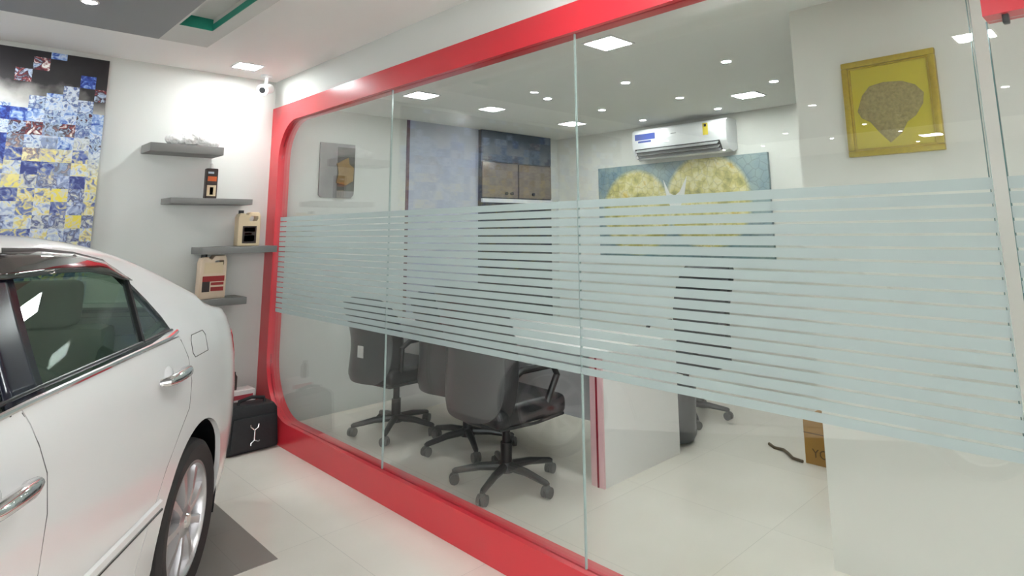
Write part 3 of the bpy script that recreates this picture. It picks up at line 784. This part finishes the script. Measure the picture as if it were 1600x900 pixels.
# ------------------------------------------------------------------ lamps
def panel_lamp(x, y, z, emit, label, group, size=.2):
    r = empty('ceiling_light', (x, y, z)); tag(r, label, 'ceiling light', group)
    b_ = MB(); h = size / 2; w = .012
    b_.box((-h - w, -h - w, -.008), (-h, h + w, 0)); b_.box((h, -h - w, -.008), (h + w, h + w, 0)); b_.box((-h, -h - w, -.008), (h, -h, 0)); b_.box((-h, h, -.008), (h, h + w, 0))
    b_.build('frame', M['lampw'], r, smooth=False)
    MB().box((-h, -h, -.005), (h, h, 0)).build('diffuser', emit, r, smooth=False)
    return r
panel_lamp(-.42, 2.56, ZO, M['lamp_office'], 'added square fill light before the return wall, unseen above the top of the view', 'square ceiling lights of the office', .085)  # added lamp out of view, brightens the return wall
for x, y, label in [(-2.20, 2.76, 'large square ceiling light in the office close behind the glass, second pane'),
                    (-2.33, 4.75, 'large square ceiling light beside the air conditioner, over the desk end'),
                    (-4.12, 2.755, 'large square ceiling light in the office right behind the first glass seam'),
                    (-4.24, 4.68, 'large square ceiling light in the office before the dark cabinet')]:
    panel_lamp(x, y, ZO, M['lamp_office'], label, 'square ceiling lights of the office')
panel_lamp(-4.78, 1.64, ZC, M['lamp_show'], 'square ceiling light by the security camera above the top shelf', 'square ceiling lights of the showroom', .165)
panel_lamp(-4.85, -.05, ZC, M['lamp_show'], 'square ceiling light above the picture mosaic, mirrored in the glass', 'square ceiling lights of the showroom')
panel_lamp(-1.50, 1.42, ZC, M['lamp_show'], 'added square fill light over the right half of the red frame, unseen above the view', 'square ceiling lights of the showroom', .185)  # added lamp out of view, lifts the near floor, film and red frame
panel_lamp(-.70, -.44, 2.65, M['lamp_show'], 'square light of the grey dropped ceiling mirrored over the golden picture', 'square ceiling lights of the showroom')
for x, y in ((-2.2, -5.9), (.8, -3.0), (2.2, .4), (2.4, -5.5)):
    panel_lamp(x, y, 2.65 if y > -4.2 else ZC, M['lamp_show'], 'square showroom ceiling light outside the view behind the camera', 'square ceiling lights behind the camera', .26)
def spot(x, y, z, label, group):
    r = empty('downlight', (x, y, z)); tag(r, label, 'downlight', group)
    MB().lathe([(.030, 0), (.040, 0), (.040, -.004), (.030, -.007)], (0, 0, 0), 'Z', 20).build('ring', M['lampw'], r)
    MB().lathe([(0, -.004), (.030, -.004), (.030, 0), (0, 0)], (0, 0, 0), 'Z', 20, closed=False).build('diffuser', M['lamp_spot'], r)
    return r
for x, y, label in [(-2.74, 3.63, 'tiny downlight left of centre in the front row over the desk'),
                    (-1.925, 3.65, 'tiny downlight nearest the return wall in the front row'),
                    (-3.53, 3.60, 'tiny downlight leftmost in the front row, near the second seam'),
                    (-2.77, 4.41, 'tiny downlight middle of the second row before the air conditioner'),
                    (-1.96, 4.43, 'tiny downlight nearest the return wall in the second row'),
                    (-3.55, 4.33, 'tiny downlight leftmost in the second row'),
                    (-3.62, 5.06, 'tiny downlight at the left end of the air conditioner'),
                    (-2.80, 5.09, 'tiny downlight above the right end of the air conditioner')]:
    spot(x, y, ZO, label, 'tiny downlights in the office ceiling')
spot(-3.66, .49, 2.65, 'round light let into the grey dropped ceiling above the car', 'showroom downlights')
rows_t = {-1.906: 'first', -3.5: 'second', -4.35: 'third', -5.15: 'fourth', -6.55: 'fifth'}
for x, y in [(-2.28, -1.906), (-3.25, -3.5), (-2.32, -3.5), (-3.28, -4.35), (-2.34, -4.35), (-3.28, -5.15), (-2.39, -5.15), (-4.33, -5.15), (-5.0, -3.5), (-4.18, -3.5), (-5.0, -5.15), (-2.53, -6.55), (-.83, -2.35)]:
    zz = 2.65 if (-4.12 < x and -4.2 < y) else ZC
    spot(x, y, zz, 'showroom downlight outside the view, seen only mirrored in the office glass', 'showroom downlights mirrored in the glass')

# ------------------------------------------------------------------ office furniture
# desk runs along the room, its white end panel towards the right
dk = empty('office_desk', (-2.52, 3.0, 0)); tag(dk, 'white office desk with a red edge line behind the glass', 'desk')
MB().box((-.045, 0.012, 0), (0, .80, .735), .002).build('end_panel', M['white_lam'], dk)
b = MB().box((-.10, 0, 0), (0, .012, .735), .001); b.build('edge_band', M['pink_edge'], dk)
MB().box((-.052, -.004, 0), (-.040, 0, .735)).build('edge_line', M['wine'], dk, smooth=False)
MB().box((-2.25, -.02, .735), (.02, .82, .765), .004).build('desk_top', M['white_lam'], dk)
MB().box((-2.25, .36, .22), (-.045, .38, .735)).build('modesty_panel', M['panel_grey'], dk, smooth=False)
MB().box((-2.25, 0, 0), (-2.205, .80, .735), .002).build('end_panel', M['white_lam'], dk)

def superell(s_, t, n=4.0):
    """Shrinks a square parameter patch towards rounded corners."""
    k = (abs(s_) ** n + abs(t) ** n) ** (1 / n); mx = max(abs(s_), abs(t))
    f_ = mx / k if k > 1e-9 else 1
    return s_ * f_, t * f_
def cushion(w, h, thick, curve, lean, zc, yb, n=18, nn=4.5):
    """Back rest: rounded panel, concave to the sitter (+Y), with soft edges."""
    t = bmesh.new(); F_, B_ = [], []
    for i in range(n + 1):
        fr_, br_ = [], []
        for j in range(n + 1):
            s0, t0 = -1 + 2 * j / n, -1 + 2 * i / n
            s1, t1 = superell(s0, t0, nn)
            edge = max(abs(s0), abs(t0)); th = thick * math.sqrt(max(0, 1 - edge ** 6)) / 2 + .004
            x, z = s1 * w / 2, zc + t1 * h / 2
            y = yb + curve * s1 * s1 - lean * t1 * h / 2 + .03 * math.cos(t1 * 2.6)
            fr_.append(t.verts.new((x, y + th, z))); br_.append(t.verts.new((x, y - th, z)))
        F_.append(fr_); B_.append(br_)
    for i in range(n):
        for j in range(n):
            t.faces.new((F_[i][j], F_[i][j + 1], F_[i + 1][j + 1], F_[i + 1][j])); t.faces.new((B_[i][j], B_[i + 1][j], B_[i + 1][j + 1], B_[i][j + 1]))
    bd = [(0, j) for j in range(n)] + [(i, n) for i in range(n)] + [(n, n - j) for j in range(n)] + [(n - i, 0) for i in range(n)]
    for k in range(len(bd)):
        a, c = bd[k], bd[(k + 1) % len(bd)]
        t.faces.new((F_[a[0]][a[1]], B_[a[0]][a[1]], B_[c[0]][c[1]], F_[c[0]][c[1]]))
    bmesh.ops.recalc_face_normals(t, faces=t.faces)
    return t
def office_chair(x, y, rz, label, back_z=(.40, 1.18), base_rot=0.0, w=.56):
    r = empty('office_chair', (x, y, 0), rz); tag(r, label, 'office chair', 'black swivel chairs at the desk')
    z0, z1 = back_z
    m1 = MB(); m1.add(cushion(w, z1 - z0, .15, .09, .14, (z0 + z1) / 2, -.29)); bk = m1.build('backrest', M['leather'], r)
    m2 = MB(); m2.add(cushion(w * .93, (z1 - z0) * .95, .03, .09, .14, (z0 + z1) / 2, -.362)); sh = m2.build('back_shell', M['shell_grey'], bk); sh['label'] = 'smooth grey rear shell'
    s_ = MB().box((-.27, -.27, .40), (.27, .26, .52), .05, seg=4).build('seat', M['leather'], r)
    MB().tube([(-.25, .24, .405), (-.27, .0, .40), (-.25, -.24, .405), (0, -.27, .40), (.25, -.24, .405), (.27, 0, .40), (.25, .24, .405)], .010).build('seat_trim', M['steel_dark'], r)
    for sx in (-1, 1):
        xx = sx * .258
        MB().tube([(xx * .93, -.16, .44), (xx, -.17, .52), (xx * 1.04, -.17, .66), (xx * 1.04, -.10, .70), (xx * 1.04, .14, .70), (xx * 1.03, .18, .64), (xx, .12, .52), (xx * .93, .10, .44)], .020, n=10).build('armrest', M['black'], r)
    MB().box((-.10, -.14, .34), (.10, .10, .41), .02).build('tilt_mechanism', M['black'], r)
    g = MB(); g.cyl((0, 0, .09), (0, 0, .24), .035); g.cyl((0, 0, .22), (0, 0, .36), .024); g.build('gas_column', M['black'], r)
    bs = MB(); bs.cyl((0, 0, .075), (0, 0, .13), .05, .042)
    tips = []
    for k in range(5):
        a = base_rot + 2 * math.pi * k / 5
        dx, dy = math.cos(a), math.sin(a)
        bs.tube([(dx * .03, dy * .03, .105), (dx * .16, dy * .16, .100), (dx * .31, dy * .31, .075), (dx * .325, dy * .325, .070)], [.026, .022, .017, .012], n=10)
        tips.append((dx * .315, dy * .315))
    be = bs.build('star_base', M['steel_dark'], r)
    for tx_, ty_ in tips:
        c = MB(); a = random.uniform(0, math.pi); ca, sa = math.cos(a), math.sin(a)
        for o_ in (-.016, .016):
            c.cyl((tx_ + ca * (o_ - .010), ty_ + sa * (o_ - .010), .030), (tx_ + ca * (o_ + .010), ty_ + sa * (o_ + .010), .030), .030, n=18)
        c.cyl((tx_, ty_, .03), (tx_, ty_, .075), .010, n=10); c.sphere((tx_, ty_, .048), .022)
        c.build('castor', M['castor'], be)
    return r
ch1 = office_chair(-4.355, 2.74, math.radians(6), 'black swivel chair farthest left, with a white tag on its back', (.40, 1.02), .35, .53)
MB().box((.10, -.432, .62), (.165, -.428, .70)).build('white_tag', M['paper'], ch1, smooth=False)
office_chair(-3.69, 2.91, math.radians(-2), 'black swivel chair in the middle of the row, mostly hidden by its right neighbour', (.40, 1.08), .8, .53)
office_chair(-3.0, 2.66, math.radians(-3), 'black swivel chair nearest the desk end panel, on a grey star base', (.41, 1.20), .15, .62)
ch4 = office_chair(-2.93, 4.55, math.radians(165), 'high-backed black swivel chair alone behind the desk', (.42, 1.22), .1, .60)

# dark round bin beyond the desk end
b = MB(); b.lathe([(0, .012), (.075, .005), (.105, .02), (.125, .06), (.130, .20), (.138, .40), (.130, .40), (.122, .07), (0, .03)], (0, 0, 0), 'Z', 32, closed=False)
bn = b.build('waste_bin', M['shell_grey'], loc=(-2.66, 4.0, 0)); tag(bn, 'dark grey round bin on the floor behind the desk end panel', 'bin')
# cardboard box with a cable
bx = empty('cardboard_box', (-1.84, 4.2, 0)); tag(bx, 'brown cardboard box on the office floor at the edge of the return wall', 'box')
MB().box((0, 0, 0), (.38, .30, .27), .003).build('box_body', M['card'], bx)
MB().box((-.001, -.001, .185), (.381, .02, .19)).build('box_seam', M['card_ink'], bx, smooth=False)
tx = bpy.data.curves.new('t', 'FONT'); tx.body = 'YO'; tx.size = .075; tx.extrude = .0006
to = bpy.data.objects.new('t', tx); COL.objects.link(to)
dg = bpy.context.evaluated_depsgraph_get(); me = bpy.data.meshes.new_from_object(to.evaluated_get(dg)); bpy.data.objects.remove(to)
o = bpy.data.objects.new('box_lettering', me); me.materials.append(M['card_ink']); COL.objects.link(o); o.parent = bx; o.rotation_euler = (math.pi / 2, 0, 0); o.location = (.045, -.0008, .045)
o = MB().tube([(-2.16, 4.36, .008), (-2.10, 4.31, .008), (-2.03, 4.30, .012), (-1.97, 4.24, .016), (-1.92, 4.19, .012), (-1.85, 4.18, .010)], .010).build('floor_cable', M['cable'])
tag(o, 'short brown cable lying on the floor left of the cardboard box', 'cable')

# air conditioner
ac = empty('air_conditioner', (-3.34, YB, 2.20)); tag(ac, 'white split air conditioner under the office ceiling', 'air conditioner')
prof = [(0, 0.03), (0, .315), (-.17, .315), (-.205, .295), (-.215, .20), (-.205, .10), (-.16, .02), (-.08, 0)]
MB().prism(prof, -.54, .54, 'X', bev=.006).build('housing', M['ac_white'], ac)
MB().prism([(-.16, .02), (-.222, .105), (-.214, .108), (-.152, .024)], -.50, .47, 'X').build('outlet', M['dark_slot'], ac, smooth=False)
for k, (y, z) in enumerate([(-.185, .022), (-.205, .055), (-.225, .088)]):
    MB().box((-.48, -.03, -.003), (.46, .03, .003), rot=Matrix.Rotation(math.radians(38), 3, 'X'), at=(0, y, z)).build('vane', M['ac_grey'], ac)
b = MB(); b.box((-.50, -.2165, .20), (-.25, -.2145, .262)); b.box((-.46, -.2165, .172), (-.30, -.2145, .19)); b.build('blue_sticker', M['blue'], ac, smooth=False)
MB().box((.30, -.2165, .17), (.355, -.2145, .285)).build('energy_label', M['yellow'], ac, smooth=False)
MB().box((.315, -.2175, .25), (.34, -.2155, .275)).build('energy_mark', M['dark_slot'], ac, smooth=False)
MB().box((-.06, -.2165, .225), (.0, -.2145, .233)).build('maker_badge', M['ac_grey'], ac, smooth=False)

# long pale painting under it
pt = empty('painting', (-3.50, YB - .004, 1.69)); tag(pt, 'wide pale yellow painting of two round crowns below the air conditioner', 'painting')
MB().box((-1.0, -.035, -.50), (1.0, 0, .48), .003).build('canvas', M['painting'], pt)
b = MB()
b.prism([(-.13, .30), (-.06, .16), (0, .13), (.06, .17), (.15, .32), (.11, .12), (.04, -.02), (-.02, -.03), (-.09, .08)], -.0375, -.035, 'Y')
b.build('white_blossom', M['paper'], pt, smooth=False)

# tall dark cabinet against the left wall
cb = empty('tall_cabinet', (XL + .004, 4.19, 0)); tag(cb, 'tall dark cabinet with brown doors against the office wall', 'cabinet')
MB().box((0, 0, 0), (.05, 1.06, ZO - .005), .003).build('cabinet_body', M['cab_inner'], cb)
MB().box((.05, 0, 2.24), (.056, 1.06, ZO - .005)).build('top_panel', M['cab_reflection'], cb, smooth=False)  # dark top section; its blue is the mosaic's reflection painted in
for k in range(2):
    d_ = MB().box((.05, .008 + .53 * k, 1.85), (.066, .522 + .53 * k, 2.225), .003).build('cabinet_door', M['wood'], cb)
    b = MB()
    for yy in ((.34, .42) if k == 0 else (.22,)): b.cyl((.066, yy + .53 * k, 1.895), (.085, yy + .53 * k, 1.895), .018, n=16)
    b.build('knob', M['black'], d_)
for k in range(2):
    MB().box((.05, .008 + .53 * k, .1), (.062, .522 + .53 * k, 1.79), .003).build('cabinet_door', M['cab_inner'], cb)
MB().box((.05, 0, 1.795), (.075, 1.06, 1.835)).build('light_ledge', M['panel_grey'], cb, smooth=False)

# small picture on the office's left wall
sp_ = empty('wall_picture', (XL, 2.42, 1.80)); tag(sp_, 'grey picture with a golden ornament on the office wall behind the first pane', 'picture')
MB().prism([(0, .02), (.02, 0), (.30, 0), (.325, .03), (.325, .48), (0, .48)], 0, .02, 'X').build('picture_panel', M['pic_grey'], sp_, smooth=False)
MB().box((.02, .16, .06), (.0225, .325, .45)).build('dark_ground', M['pic_dark'], sp_, smooth=False)
MB().prism([(.15, .13), (.24, .11), (.31, .15), (.315, .27), (.27, .30), (.26, .36), (.2, .33), (.15, .30), (.17, .22)], .02, .032, 'X', bev=.004).build('golden_ornament', M['pic_gold'], sp_)

# golden picture on the return wall
gp = empty('golden_picture', (-.81, PYW, 2.03)); tag(gp, 'golden framed picture with a brown fan-shaped relief on the pale return wall', 'picture')
W2, H2 = .192, .222
b = MB()
for (a, c) in (((-W2, -H2), (W2, -H2 + .028)), ((-W2, H2 - .028), (W2, H2)), ((-W2, -H2 + .028), (-W2 + .028, H2 - .028)), ((W2 - .028, -H2 + .028), (W2, H2 - .028))):
    b.box((a[0], -.030, a[1]), (c[0], 0, c[1]), .005)
b.build('picture_frame', M['gold'], gp)
b = MB(); f0 = .028; f1 = .036
for (a, c) in (((-W2 + f0, -H2 + f0), (W2 - f0, -H2 + f1)), ((-W2 + f0, H2 - f1), (W2 - f0, H2 - f0)), ((-W2 + f0, -H2 + f1), (-W2 + f1, H2 - f1)), ((W2 - f1, -H2 + f1), (W2 - f0, H2 - f1))):
    b.box((a[0], -.020, a[1]), (c[0], -.002, c[1]), .002)
b.build('inner_moulding', M['gold'], gp)
MB().box((-W2 + .028, -.014, -H2 + .028), (W2 - .028, 0, H2 - .028)).build('backing', M['gold_mat'], gp, smooth=False)
fan = [(-.140, -.012), (-.115, .058), (-.080, .098), (-.020, .108), (.055, .100), (.105, .075), (.135, .035), (.128, -.012), (.095, -.062), (.060, -.085), (.035, -.130), (-.015, -.170), (-.055, -.120), (-.090, -.068), (-.125, -.045)]
rf = MB()
t = bmesh.new(); c0 = t.verts.new((0, -.030, 0)); rings = []
for k in (1.0, .85, .5):
    rings.append([t.verts.new((p[0] * k, {1.0: -.0145, .85: -.024, .5: -.029}[k], p[1] * k)) for p in fan])
for A, B in zip(rings, rings[1:]):
    for i in range(len(fan)): t.faces.new((A[i], A[(i + 1) % len(fan)], B[(i + 1) % len(fan)], B[i]))
for i in range(len(fan)): t.faces.new((rings[-1][i], rings[-1][(i + 1) % len(fan)], c0))
rf.add(t); rf.build('fan_relief', M['relief'], gp)
